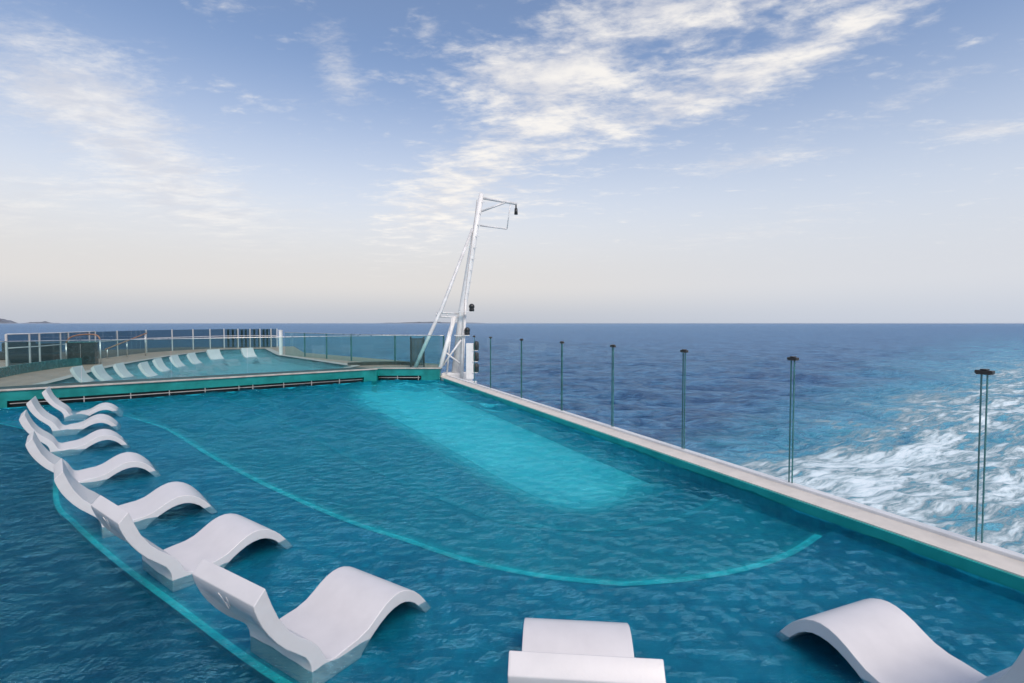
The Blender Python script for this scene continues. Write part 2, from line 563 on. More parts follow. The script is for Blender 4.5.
def grid_mesh(name, P, keep, mat_):
    """Mesh from a grid of points P[rows, cols, 3]; keep marks the cells that stay."""
    nr, nc = P.shape[:2]
    idx = np.arange(nr * nc).reshape(nr, nc)
    q = np.stack([idx[:-1, :-1], idx[:-1, 1:], idx[1:, 1:], idx[1:, :-1]], -1)[keep]
    used_, inv = np.unique(q, return_inverse=True)
    co = P.reshape(-1, 3)[used_].astype(np.float32)
    fc = inv.reshape(-1, 4).astype(np.int32)
    me = bpy.data.meshes.new(name)
    me.vertices.add(len(co))
    me.vertices.foreach_set("co", co.ravel())
    me.loops.add(fc.size)
    me.loops.foreach_set("vertex_index", fc.ravel())
    me.polygons.add(len(fc))
    me.polygons.foreach_set("loop_start", np.arange(0, fc.size, 4, dtype=np.int32))
    me.polygons.foreach_set("use_smooth", np.ones(len(fc), dtype=bool))
    me.update(calc_edges=True)
    me.materials.append(mat_)
    o = bpy.data.objects.new(name, me)
    COL.objects.link(o)
    return o


def waves(X, Y, n, lam0, lam1, slope, main, spread, seed, chop=0.6):
    """Sum of n crossing wave trains; returns height and sideways pull of the crests."""
    rng = np.random.default_rng(seed)
    Zw, DX, DY = np.zeros_like(X), np.zeros_like(X), np.zeros_like(X)
    for k in range(n):
        lam = math.exp(rng.uniform(math.log(lam0), math.log(lam1)))
        th = main + rng.normal() * spread
        kx, ky = 2 * math.pi / lam * math.cos(th), 2 * math.pi / lam * math.sin(th)
        ph = kx * X + ky * Y + rng.uniform(0, 6.283)
        a = slope / math.sqrt(n / 2) * lam / (2 * math.pi) * rng.uniform(0.6, 1.3)
        Zw += a * np.cos(ph)
        sn = np.sin(ph) * a * chop
        DX -= sn * math.cos(th)
        DY -= sn * math.sin(th)
    return Zw, DX, DY


def in_poly(X, Y, poly):
    ins = np.zeros(X.shape, dtype=bool)
    for (x0, y0), (x1, y1) in zip(poly, poly[1:] + poly[:1]):
        c = ((y0 > Y) != (y1 > Y)) & (X < (x1 - x0) * (Y - y0) / (y1 - y0 + 1e-12) + x0)
        ins ^= c
    return ins


def water_grid(name, poly, z, step, mat_, slope, seed, grow=0.12):
    xs = np.arange(min(p[0] for p in poly) - 0.3, max(p[0] for p in poly) + 0.3, step)
    ys = np.arange(min(p[1] for p in poly) - 0.3, max(p[1] for p in poly) + 0.3, step)
    X, Y = np.meshgrid(xs, ys)
    h1, dx1, dy1 = waves(X, Y, 70, 0.12, 0.42, slope, R(68), 0.75, seed)
    h2, dx2, dy2 = waves(X, Y, 16, 0.7, 2.2, slope * 0.3, R(50), 0.9, seed + 1)
    # the open far half is livelier than the sheltered end among the loungers
    h3, dx3, dy3 = waves(X, Y, 46, 0.38, 1.0, slope * 1.3, R(20), 0.9, seed + 2)
    t = np.clip((Y - 5.0) / 8.0, 0, 1)
    t = t * t * (3 - 2 * t)
    h2, dx2, dy2 = h2 + h3 * t, dx2 + dx3 * t, dy2 + dy3 * t
    # calmer and livelier patches
    g = 0.75 + 0.25 * np.sin(X * 0.9 + 1.3 * np.sin(Y * 0.5)) * np.sin(Y * 0.7 + np.sin(X * 0.6))
    P = np.stack([X + (dx1 * g + dx2), Y + (dy1 * g + dy2), z + h1 * g + h2], -1)
    cx, cy = X[:-1, :-1] + step / 2, Y[:-1, :-1] + step / 2
    keep = np.zeros(cx.shape, dtype=bool)
    for ox, oy in ((0, 0), (grow, 0), (-grow, 0), (0, grow), (0, -grow)):
        keep |= in_poly(cx + ox, cy + oy, poly)
    return struct(grid_mesh(name, P, keep, mat_))


water_grid("pool_water", pool2, 0.0, 0.045, M["pool_water"], 0.20, 11)
out_p = [(p.x, p.y) for p in [on_wall(rear[0])] + rear + [on_curb(rear[-1]), curb(-8.0, C_IN), Vector((-2, -6.0, 0)), Vector((-16.5, -3.0, 0)), WA0]]
ZO = -0.18
struct(MB().sheet(out_p, ZO).build("pool_outer_floor", M["tile_dark"]))
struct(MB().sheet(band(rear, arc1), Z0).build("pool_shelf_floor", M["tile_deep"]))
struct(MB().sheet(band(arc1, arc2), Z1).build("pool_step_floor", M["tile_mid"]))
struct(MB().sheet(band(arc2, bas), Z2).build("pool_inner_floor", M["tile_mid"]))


def inner_line(line, d):
    """The step line moved d metres towards the inside of the basin."""
    out = []
    for i, p in enumerate(line):
        a, b = line[max(i - 2, 0)], line[min(i + 2, len(line) - 1)]
        t = (b - a).normalized()
        out.append(inset_off(p + Vector((-t.y, t.x, 0)) * d, C_IN - 0.02))
    return out


prev = (bas, Z2)
for d_, z_, nm in ((0.14, Z2 - 0.03, "tile_fade_a"), (0.32, Z2 - 0.07, "tile_fade_b"), (0.54, Z2 - 0.12, "tile_fade_c")):
    cur = inner_line(bas, d_)
    m_ = MB()
    va = [m_.bm.verts.new((p.x, p.y, prev[1])) for p in prev[0]]
    vb = [m_.bm.verts.new((p.x, p.y, z_)) for p in cur]
    for k in range(len(va) - 1):
        m_.bm.faces.new((va[k], va[k + 1], vb[k + 1], vb[k]))
    struct(m_.build("pool_basin_slope", M[nm]))
    prev = (cur, z_)
bas_in = prev[0]
end_b = [(p.x, p.y) for p in [on_wall(bas_in[0])] + bas_in + [on_curb(bas_in[-1]), WB1, WB0, WA1]]
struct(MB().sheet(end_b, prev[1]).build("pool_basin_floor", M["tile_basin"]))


def riser(line, za, zb):
    m = MB()
    vs = [(m.bm.verts.new((p.x, p.y, za)), m.bm.verts.new((p.x, p.y, zb))) for p in line]
    for a, b in zip(vs, vs[1:]):
        m.bm.faces.new((a[0], a[1], b[1], b[0]))
    return m


struct(riser(rear, ZO, Z0).build("pool_outer_riser", M["tile_dark"]))
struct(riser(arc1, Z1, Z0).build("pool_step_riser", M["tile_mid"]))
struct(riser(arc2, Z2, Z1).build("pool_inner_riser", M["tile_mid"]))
sb = MB()
sb.prism(pool2, -1.3, -0.004, top=False, bottom=False)
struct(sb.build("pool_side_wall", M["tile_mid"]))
ln = ribbon(MB(), arc1, 0.075, Z0 + 0.006)
ribbon(ln, rear, 0.055, Z0 + 0.005)
struct(ln.build("pool_floor_edge_line", M["tile_line"]))
struct(ribbon(MB(), arc2, 0.09, Z1 + 0.006).build("pool_inner_edge_line", M["teal_pale"]))

# ------------------------------------------------ stern parapet (a wall)
root = tag(empty("stern_parapet", curb(0, C_OUT)), "long low parapet with pale stone top along the sea edge of the pool", "parapet")


def rel(mb_root, p):
    return Vector(p) - Vector(mb_root.location)


def curb_poly(o0, o1, t0, t1, base):
    return [rel(base, p)[:2] for p in (curb(t0, o0), curb(t0, o1), curb(t1, o1), curb(t1, o0))]


t0, t1 = -7.5, t_far
MB().prism(curb_poly(C_IN, C_IN + 0.03, t0, t1 - 0.4, root), -1.3, C_TOP - 0.012).build("inner_face", M["teal_bright"], root)
MB().prism(curb_poly(C_IN + 0.031, C_OUT - 0.05, t0, t1 + 0.6, root), -1.3, C_TOP).build("stone_top", M["curb_top"], root)
MB().prism(curb_poly(C_OUT - 0.049, C_OUT + 0.05, t0, t1 + 0.6, root), -1.3, C_TOP + 0.035).build("white_lip", M["white"], root, bevel=0.012)

# ------------------------------------------------- stern windscreen panels
px_posts = [(474, 388), (490.5, 390), (521.5, 399), (562, 409), (613, 427), (684.5, 446), (793.5, 482), (986, 545)]
OFF = C_OUT - 0.0


def t_at(u):
    a = (u - 512) / F
    # X = a*Y ; X*NX + Y*NY = OFF
    Y = OFF / (a * NX + NY)
    p = Vector((a * Y, Y, 0))
    return p.dot(CD)


ts = [t_at(u) for u, _ in px_posts]
ts = ts + [ts[-1] - 1.62, ts[-1] - 3.24]
wroot = tag(empty("stern_windscreen", curb(0, OFF)), "tall frameless clear glass windscreen with dark clip caps standing on the pale stern parapet", "glass screen")
GZ0, GZ1 = C_TOP + 0.036, 1.69
ang = math.atan2(CD.y, CD.x)
for i in range(len(ts) - 1):
    a, b = ts[i] - 0.018, ts[i + 1] + 0.018
    c = rel(wroot, curb((a + b) / 2, OFF))
    ln_ = abs(a - b)
    p = MB().box((c.x, c.y, (GZ0 + GZ1) / 2), (ln_ - 0.014, 0.012, GZ1 - GZ0), ang).build("glass_panel", M["glass_clear"], wroot)
    for tt in (a - 0.0035, b + 0.0035):
        q = rel(wroot, curb(tt, OFF))
        MB().box((q.x, q.y, (GZ0 + GZ1) / 2), (0.0065, 0.020, GZ1 - GZ0), ang).build("glass_edge", M["edge_glass"], p)
for tt in ts[:-1]:
    q = rel(wroot, curb(tt, OFF))
    cl = MB().box((q.x, q.y, GZ1 + 0.006), (0.13, 0.052, 0.030), ang)
    cl.box((q.x, q.y, GZ1 + 0.0275), (0.05, 0.06, 0.012), ang)
    cl.box((q.x, q.y, GZ1 - 0.012), (0.11, 0.060, 0.012), ang)
    cl.build("clip_cap", M["clamp"], wroot, bevel=0.005)

# ------------------------------------------------------- teal pool walls
def teal_wall(name, p0, p1, label, slot0, slot1, brackets, extra=0.0):
    d = (p1 - p0).normalized()
    n = Vector((-d.y, d.x, 0))
    root = tag(empty(name, p0), label, "pool wall")
    ln = (p1 - p0).length

    def poly(a, b, o0, o1):
        return [(d * a + n * o0)[:2], (d * b + n * o0)[:2], (d * b + n * o1)[:2], (d * a + n * o1)[:2]]
    # body above the slot, solid ends, back of slot
    m = MB()
    m.prism(poly(0, ln + extra, 0.0, 0.35), 0.165, WT - 0.03)
    m.prism(poly(slot1, ln + extra, 0.002, 0.348), -1.3, 0.164)
    if slot0 > 0:
        m.prism(poly(0, slot0, 0.002, 0.348), -1.3, 0.164)
    m.build("tiled_face", M["teal"], root)
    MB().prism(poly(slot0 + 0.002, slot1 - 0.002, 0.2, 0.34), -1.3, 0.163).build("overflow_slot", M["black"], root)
    MB().prism(poly(-0.0, ln + extra + 0.03, -0.04, 0.12), WT - 0.029, WT + 0.012).build("coping", M["coping"], root, bevel=0.008)
    zr = 0.09
    MB().tube([(d * (slot0 + 0.05) + n * 0.02) + Vector((0, 0, zr)), (d * (slot1 - 0.05) + n * 0.02) + Vector((0, 0, zr))], 0.013, 8).build("grab_rail", M["rail_grey"], root)
    for t in brackets:
        q = d * t + n * 0.03
        b = MB().box((q.x, q.y, 0.083), (0.024, 0.05, 0.16), math.atan2(d.y, d.x))
        b.build("rail_bracket", M["rail_grey"], root)
    return root


def t_on(u, p0, d):
    a = (u - 512) / F
    # (p0 + t d): X = a Y
    return (a * p0.y - p0.x) / (d.x - a * d.y)


brA = [t_on(u, WA0, waD) for u in (29, 56, 82, 129, 168, 204, 238, 252, 283, 311, 339, 364)]
lnA = (WA1 - WA0).length
teal_wall("pool_wall", WA0, WA1, "long teal tiled wall with white rail in its black slot below the upper pool", 3.6, lnA - 0.28, brA, 0.2)
teal_wall("pool_wall", WB0, WB1, "short teal tiled wall with black slot and rail beside the white mast", 0.12, t_on(421, WB0, Vector((1, 0, 0))), [t_on(u, WB0, Vector((1, 0, 0))) for u in (397, 418)])

# --------------------------------------------------------- upper pool level
UZ = 0.42
wa = lambda t, o: WA0 + waD * t + waN * o
up_front0, up_front1 = wa(t_on(70, WA0, waD) + 0.5, 0.95), wa(lnA - 0.6, 0.95)
up_poly = [Vector((-12.95, 13.95, 0)), up_front1, Vector((-6.1, 20.0, 0)), Vector((-12.17, 26.9, 0)), Vector((-16.3, 34.0, 0)), Vector((-18.6, 33.0, 0)),
           Vector((-17.6, 26, 0)), Vector((-15.9, 20.4, 0)), Vector((-14.4, 17.0, 0)), Vector((-13.45, 15.1, 0))]
up2 = [p[:2] for p in up_poly]
water_grid("upper_pool_water", [(p[0], p[1]) for p in up2], UZ, 0.12, M["upper_water"], 0.08, 21, 0.05)
struct(MB().sheet(up2, UZ - 0.31).build("upper_pool_floor", M["tile_upper"]))
struct(MB().prism(up2, UZ - 0.32, UZ - 0.002, top=False, bottom=False).build("upper_pool_side_wall", M["teal"]))
deck_outer = [wa(-6, 0.351), wa(lnA, 0.351), WB0 + Vector((0.3, 0.351, 0)), WB1 + Vector((-0.1, 0.351, 0)), Vector((-2.7, 21.0, 0)), Vector((-12.0, 29.5, 0)), Vector((-16.0, 37.5, 0)),
              Vector((-24, 36, 0)), Vector((-30, 24, 0)), Vector((-30, 8, 0))]
struct(MB().sheet([p[:2] for p in deck_outer], UZ + 0.005, up2).build("upper_deck", M["deck"]))
# dark stone ledge between the coping and the upper pool
struct(MB().sheet([p[:2] for p in (wa(0.0, 0.125), wa(lnA + 0.02, 0.125), wa(lnA + 0.02, 0.94), wa(0.0, 0.94))], WT + 0.004).build("overflow_ledge", M["ledge"]))
# pale coping round the upper pool
cp = MB()
ring = [Vector((*p, 0)) for p in up2]
ribbon(cp, [ring[1], ring[2], ring[3], ring[4], ring[5]], 0.35, UZ + 0.045)
struct(cp.build("upper_pool_coping", M["coping"]))
struct(ribbon(MB(), [ring[5], ring[6], ring[7], ring[8], ring[9], ring[0]], 0.3, UZ + 0.04).build("upper_pool_edge", M["coping"]))
# dark curved seat edge at the corner by the mast
sp = spline([(-6.5, 20.35), (-5.6, 20.9), (-4.6, 21.0), (-3.9, 20.6)])
cs = MB()
for a, b in zip(sp, sp[1:]):
    m_ = (a + b) / 2
    d_ = b - a
    cs.box((m_.x, m_.y, UZ + 0.07), (d_.length + 0.02, 0.3, 0.13), math.atan2(d_.y, d_.x))
o = cs.build("curved_kerb", M["ledge"])
tag(o, "low dark curved kerb on the upper deck behind the short teal wall", "kerb")

# glass balustrade on the coping ------------------------------------------
def balustrade(name, pts, z0, z1, label, mat_, joint_step, rail=None, cap=0.02, post=None):
    root = tag(empty(name, pts[0]), label, "glass railing")
    base = Vector(pts[0])
    for a, b in zip(pts, pts[1:]):
        d = b - a
        n = max(1, round(d.length / joint_step))
        for k in range(n):
            p, q = a + d * (k / n), a + d * ((k + 1) / n)
            c = (p + q) / 2 - base
            an = math.atan2(d.y, d.x)
            MB().box((c.x, c.y, (z0 + z1) / 2 - base.z), ((q - p).length - 0.012, 0.014, z1 - z0), an).build("glass_panel", mat_, root)
            if post:
                w = p - base
                MB().box((w.x, w.y, (z0 + z1) / 2 - base.z), (0.05, 0.05, z1 - z0), an).build("post", post, root)
    if rail:
        MB().tube([p - base + Vector((0, 0, z1 - base.z + 0.01)) for p in pts], cap, 8).build("top_rail", rail, root)
    return root


bal_pts = [wa(1.0, 0.06), wa(lnA - 0.02, 0.06), WB0 + Vector((0.35, 0.06, 0)), WB1 + Vector((0.0, 0.06, 0))]
balustrade("glass_balustrade", bal_pts, WT + 0.013, 1.66, "low teal tinted glass balustrade on the coping above the teal pool wall", M["glass_teal"], 2.1, rail=M["steel"], cap=0.012)
balustrade("glass_balustrade", [Vector((-2.75, 20.6, 0)), Vector((-7.2, 22.9, 0)), Vector((-12.1, 27.3, 0))], UZ + 0.01, 1.62,
           "far glass balustrade along the ship's edge behind the upper pool, near the mast", M["glass_teal"], 2.4, rail=M["steel"], cap=0.014, post=M["edge_glass"])

# far windscreen behind the upper pool -------------------------------------
scr = [Vector(p) for p in ((-17.2, 15.0, 0), (-18.0, 19.5, 0), (-19.6, 24.0, 0), (-21.2, 30.0, 0), (-19.8, 35.0, 0), (-16.4, 36.0, 0))]
post_px = [6, 29, 39, 60, 68, 89, 95, 117, 146, 172, 193, 210, 224, 238, 250, 260, 271, 277]


def hit_scr(u, poly):
    a = (u - 512) / F
    for p, q in zip(poly, poly[1:]):
        d = q - p
        den = d.x - a * d.y
        if abs(den) < 1e-6:
            continue
        t = (a * p.y - p.x) / den
        if -0.001 <= t <= 1.001:
            return p + d * t
    return None


wr = tag(empty("windscreen", scr[0]), "long windscreen of smoked glass with white posts at the back of the upper pool", "glass screen")
pp = [hit_scr(u, scr) for u in post_px]
pp = [p for p in pp if p]
ztop = 1.74
for i, p in enumerate(pp):
    c = p - wr.location
    MB().box((c.x, c.y, (UZ + ztop) / 2), (0.055, 0.055, ztop - UZ), 0.3).build("post", M["post_grey"], wr)
for i, (p, q) in enumerate(zip(pp, pp[1:])):
    c = (p + q) / 2 - wr.location
    d = q - p
    an = math.atan2(d.y, d.x)
    u0 = post_px[i]
    g = M["glass_smoke"]
    MB().box((c.x, c.y, (UZ + ztop) / 2), (d.length - 0.11, 0.016, ztop - UZ - 0.04), an).build("glass_panel", g, wr)
    if 219 < u0 < 262:
        s_ = MB()
        nsl = max(2, int(d.length / 0.22))
        for k in range(nsl):
            w = p + d * ((k + 0.5) / nsl) - wr.location
            s_.box((w.x + 0.06, w.y + 0.12, (UZ + ztop) / 2), (0.12, 0.02, ztop - UZ - 0.1), an)
        s_.build("green_slat_screen", M["green_slat"], wr)
MB().tube([p - wr.location + Vector((0, 0, ztop)) for p in pp[:7]], 0.018, 8).build("top_rail", M["offwhite"], wr)
MB().tube([p - wr.location + Vector((0, 0, 1.25)) for p in pp], 0.02, 8).build("mid_rail", M["offwhite"], wr)

# single white post at the far corner of the upper pool
q = at(281, 355.5, UZ)
tag(MB().box((0, 0, 0.66), (0.14, 0.14, 1.32)).box((0, 0, 1.335), (0.17, 0.17, 0.03)).box((0, 0, 0.015), (0.2, 0.2, 0.03)).build("end_post", M["white"], bevel=0.008),
    "single white square post at the far corner of the upper pool", "post").location = q

# curved teal low wall at left
lw = spline([(-13.2, 11.2), (-15.2, 14.4), (-16.6, 17.2), (-17.35, 19.6), (-17.4, 20.6)], 8)
lm = MB()
for a, b in zip(lw, lw[1:]):
    m_ = (a + b) / 2
    d_ = b - a
    lm.box((m_.x, m_.y, UZ + 0.16), (d_.length + 0.01, 0.12, 0.31), math.atan2(d_.y, d_.x))
tag(lm.build("curved_low_wall", M["teal_dark"]), "low curved teal wall edging the beige deck at far left", "low wall")

# dark cabinet with a pale frame
q = at(83, 364.5, UZ)
cb = tag(empty("deck_cabinet", q, R(25)), "dark boxy cabinet standing on the beige deck behind the upper loungers", "cabinet")
MB().box((0, 0, 0.46), (0.92, 0.5, 0.9)).build("body", M["dark_box"], cb, bevel=0.015)
MB().box((0, 0, 0.925), (0.98, 0.56, 0.025)).build("top", M["teal_dark"], cb, bevel=0.006)
MB().box((0.0, -0.262, 0.46), (0.012, 0.01, 0.8)).build("door_gap", M["steel"], cb)

# wooden handrails by the cabinet
hr = tag(empty("stair_handrail", at(120, 358, UZ)), "sloping wooden handrail on thin posts beside the dark cabinet", "handrail")
a_, b_ = up(105, 349.5, 24.5) - hr.location, up(147, 333, 26.5) - hr.location
MB().tube([a_, a_ + (b_ - a_) * 0.5, b_], 0.028, 8).build("rail", M["wood"], hr)
for k in (0.05, 0.5, 0.95):
    w = a_ + (b_ - a_) * k
    MB().tube([(w.x, w.y, 0), (w.x, w.y, w.z)], 0.02, 8).build("post", M["steel"], hr)
hr = tag(empty("arched_handrail", at(83, 362, UZ)), "short arched wooden handrail over the dark cabinet at the left", "handrail")
pts = [up(u, v, 20.5) - hr.location for u, v in ((66, 343), (69, 338.5), (74, 336), (83, 334.5), (93, 334.5), (98, 336), (100, 339.5))]
MB().tube(spline([p[:] for p in pts], 5), 0.025, 8).build("rail", M["wood"], hr)
for p in (pts[0], pts[-1]):
    MB().tube([(p.x, p.y, 0), (p.x, p.y, p.z)], 0.025, 8).build("post", M["steel"], hr)

# dark lounge seating behind the glass, far left
for (u, v, w, lab) in ((40, 364, 1.5, "dark low sofa behind the glass nearest the beige deck at far left"), (20, 361, 1.2, "dark low sofa behind the glass at the left edge, further from the cabinet")):
    q = at(u, v, UZ)
    q = q + Vector((-1.1, 1.0, 0))
    s = tag(empty("lounge_sofa", q, R(30)), lab, "sofa", "dark sofas behind the far glass")
    MB().box((0, 0, 0.2), (w, 0.8, 0.38)).build("seat", M["upholstery"], s, bevel=0.05)
    MB().box((0, 0.36, 0.5), (w, 0.16, 0.6)).build("backrest", M["upholstery"], s, bevel=0.05)

# bronze gate beside the mast
gA, gB = at(411, 367, WT), at(424, 367, WT)
gt = tag(empty("deck_gate", gA), "bronze mesh gate between two dark posts in the glass beside the mast", "gate")
w = gB.x - gA.x
for x in (0, w):
    MB().box((x, 0, 0.58), (0.05, 0.06, 1.16)).build("post", M["clamp"], gt)
gm = MB()
for k in range(9):
    gm.box((w * (k + 1) / 10, 0, 0.58), (0.034, 0.012, 1.02))
for z in (0.08, 1.08):
    gm.box((w / 2, 0.001, z), (w - 0.06, 0.014, 0.03))
gm.build("mesh_panel", M["bronze"], gt)

# ------------------------------------------------------------------- mast
Ym = 19.9
mroot = tag(empty("signal_mast", up(458, 377, Ym)), "tall leaning white mast with stays and a top arm beyond the pool corner", "mast")
ml = mroot.location
m3 = lambda u, v, dy=0.0: up(u, v, Ym + dy) - ml
MB().tube([m3(455, 380), m3(462.5, 310, 0.25), m3(472, 250, 0.5), m3(481.5, 194, 0.6)], [0.17, 0.15, 0.13, 0.10], 12).build("mast_tube", M["white"], mroot)
MB().tube([m3(461.5, 378, -0.4), m3(465.5, 300, 0.2)], [0.07, 0.06], 8).build("front_leg", M["white"], mroot)
MB().tube([m3(472.5, 229, 0.45), m3(442, 308, -0.2), m3(424.5, 346, -0.5), m3(415, 368, -0.6)], [0.055, 0.07, 0.07, 0.07], 8).build("stay", M["offwhite"], mroot)
MB().tube([m3(454.5, 317, 0.1), m3(440, 368, -0.7)], [0.085, 0.085], 8).build("stay", M["white"], mroot)
for (ua, va, ub, vb, dz_) in ((447, 372, 452, 318, -0.4), (442.5, 366, 461, 340, -0.5), (445, 352, 463, 366, -0.45)):
    MB().tube([m3(ua, va, dz_), m3(ub, vb, dz_ * 0.5)], 0.035, 8).build("stay", M["offwhite"], mroot)
MB().tube([m3(463, 371, -0.9), m3(464.5, 300, -0.1), m3(477, 200, 0.3)], 0.012, 6).build("cable", M["rail_grey"], mroot)
pl = MB().tube([m3(436.5, 312.5, -0.2), m3(458, 313.5, 0.2)], 0.035, 8).tube([m3(436.5, 316.5, -0.2), m3(458, 317.5, 0.2)], 0.03, 8)
for k in (0, 0.5, 1):
    a, b = m3(436.5, 312.5, -0.2).lerp(m3(458, 313.5, 0.2), k), m3(436.5, 316.5, -0.2).lerp(m3(458, 317.5, 0.2), k)
    pl.tube([a, b], 0.025, 6)
pl.build("cross_brace", M["offwhite"], mroot)
arm = MB().tube([m3(482, 198, 0.6), m3(517, 204, 0.6)], 0.05, 8).tube([m3(481, 211.5, 0.6), m3(506, 202.2, 0.6)], 0.04, 8)
arm.tube([m3(480, 225.5, 0.6), m3(507, 229, 0.6)], 0.03, 8).tube([m3(507, 229, 0.6), m3(510.5, 203, 0.6)], 0.022, 8)
arm.build("top_arm", M["offwhite"], mroot)
MB().tube([m3(516, 204, 0.6), m3(516, 209, 0.6)], 0.03, 8).tube([m3(516, 208.5, 0.6), m3(516, 214.5, 0.6)], [0.06, 0.075], 10).build("hanging_lamp", M["lamp_black"], mroot)
for k in range(14):
    t = 0.1 + 0.85 * k / 13
    c = (m3(457, 370).lerp(m3(463.5, 305, 0.25), t / 0.36) if t < 0.36 else m3(463.5, 305, 0.25).lerp(m3(481.5, 194, 0.6), (t - 0.36) / 0.64))
    MB().box((c.x + 0.11, c.y - 0.06, c.z), (0.14, 0.025, 0.02)).build("climbing_rung", M["offwhite"], mroot)
for (u, v) in ((471.7, 311.5), (467.3, 335)):
    c = m3(u, v, -0.15)
    l = MB().lathe(c, [(0.075, 0.0), (0.10, 0.02), (0.10, 0.1), (0.085, 0.13), (0.11, 0.15), (0.11, 0.22), (0.08, 0.27), (0.03, 0.30)], 12)
    l.build("signal_lamp", M["lamp_black"], mroot)
    MB().box((c.x - 0.20, c.y, c.z - 0.015), (0.58, 0.18, 0.028)).build("lamp_bracket", M["white"], mroot)
bx = MB()
c = m3(456, 381)
bx.box((c.x + 0.05, c.y, c.z + 0.12), (1.15, 0.6, 0.42))
bx.build("mast_base", M["white"], mroot, bevel=0.02)

# white locker with three dark lamps
q = up(470, 378, 18.7)
lk = tag(empty("lamp_locker", q), "white upright box with three stacked dark lamps beside the mast foot", "lamp box")
MB().box((0, 0, 0.62), (0.27, 0.3, 1.3)).build("body", M["white"], lk, bevel=0.02)
for v in (371.5, 360.5, 349.5):
    c = up(476.3, v, 18.6) - q
    MB().lathe(c, [(0.07, -0.02), (0.095, 0.0), (0.095, 0.24), (0.06, 0.3)], 12).build("lamp", M["lamp_black"], lk)
    MB().box((c.x - 0.05, c.y, c.z - 0.035), (0.2, 0.16, 0.02)).build("lamp_bracket", M["white"], lk)
# pale bulwark under the mast
bw = tag(empty("mast_platform", up(455, 386, 19.4)), "pale low platform under the mast at the end of the parapet", "platform")
MB().box((0.15, 0.35, -0.2), (1.25, 1.0, 0.6)).build("body", M["offwhite"], bw, bevel=0.02)

# ----------------------------------------------------------------- loungers
W = 0.68
TOP = [(0.0, .665), (.018, .61), (.04, .547), (.078, .455), (.14, .355), (.205, .283), (.25, .245), (.29, .208), (.32, .175), (.345, .138), (.37, .085), (.39, .048), (.415, .028), (.45, .020), (.55, .033), (.64, .042), (.72, .066), (.78, .10), (.84, .138), (.90, .168), (.955, .185), (1.01, .19), (1.06, .182), (1.12, .158), (1.17, .125), (1.22, .08), (1.27, .022), (1.32, -.045), (1.345, -.08), (1.35, -.097)]
UND = [(1.29, -.0985), (1.275, -.085), (1.22, -.018), (1.17, .035), (1.12, .068), (1.07, .09), (1.02, .098), (.96, .094), (.90, .078), (.84, .05), (.78, .015), (.72, -.03), (.67, -.075), (.655, -.098)]
BACK = [(.29, -.0985), (.289, .0), (.283, .055), (.268, .095), (.245, .132), (.19, .185), (.12, .25), (.065, .315), (.015, .388), (-.02, .45), (-.045, .51), (-.062, .56), (-.069, .592)]


def lounger_mesh():
    """One moulded piece: an S-shaped slab with a scooped back between two side ribs."""
    bm = bmesh.new()
    prof = [(s_, max(z_, -0.097 + 0.0004 * i_)) for i_, (s_, z_) in enumerate(TOP)] + [(s_, max(z_, -0.098)) for s_, z_ in UND] + [(s_, max(z_, -0.0985)) for s_, z_ in BACK]
    nt_, nu = len(TOP), len(UND)
    hw = W / 2
    rows = []
    secs = [(-hw, 0.0), (-hw + .012, 0.0), (-hw + .05, 0.0), (-hw + .075, .024), (-hw + .12, .03), (0, .032), (hw - .12, .03), (hw - .075, .024), (hw - .05, 0.0), (hw - .012, 0.0), (hw, 0.0)]
    for si, (t, rec) in enumerate(secs):
        row = []
        for i, (s, z) in enumerate(prof):
            k = i - nt_ - nu
            ss, zz = s, z
            if k >= 4 and k <= 9 and rec:           # scoop in the back
                wgt = {4: .35, 5: 1, 6: 1, 7: 1, 8: 1, 9: .6}[k]
                ss += rec * wgt * 0.72
                zz += rec * wgt * 0.55
            if si in (0, len(secs) - 1):            # softened side edge
                pass
            row.append(bm.verts.new((ss, t, zz)))
        rows.append(row)
    n = len(prof)
    for r0, r1 in zip(rows, rows[1:]):
        for i in range(n):
            j = (i + 1) % n
            f = bm.faces.new((r0[i], r0[j], r1[j], r1[i]))
            f.smooth = True
    for row, rev in ((rows[0], True), (rows[-1], False)):
        # side cap built from quads between the upper and lower curves
        f = bm.faces.new(row[::-1] if rev else row)
        f.smooth = False
    bmesh.ops.recalc_face_normals(bm, faces=bm.faces)
    bmesh.ops.triangulate(bm, faces=[f for f in bm.faces if len(f.verts) > 4])
    me = bpy.data.meshes.new("lounger_body")
    bm.to_mesh(me)
    bm.free()
    me.materials.append(M["lounger"])
    return me


def emblem_mesh():
    """Small raised leaf pair moulded on the back of the headrest."""
    bm = bmesh.new()
    for sgn in (-1, 1):
        pts = [(0.0, -0.035), (0.014, -0.015), (0.026, 0.012), (0.024, 0.038), (0.010, 0.02), (0.003, -0.005)]
        vs = [bm.verts.new((0, sgn * (a + .004), b)) for a, b in pts]
        f = bm.faces.new(vs)
        r = bmesh.ops.extrude_face_region(bm, geom=[f])
        bmesh.ops.translate(bm, verts=[g for g in r["geom"] if isinstance(g, bmesh.types.BMVert)], vec=(-0.006, 0, 0))
    bmesh.ops.recalc_face_normals(bm, faces=bm.faces)
    me = bpy.data.meshes.new("emblem")
    bm.to_mesh(me)
    bm.free()
    me.materials.append(M["lounger"])
    return me


LM, EM = lounger_mesh(), emblem_mesh()


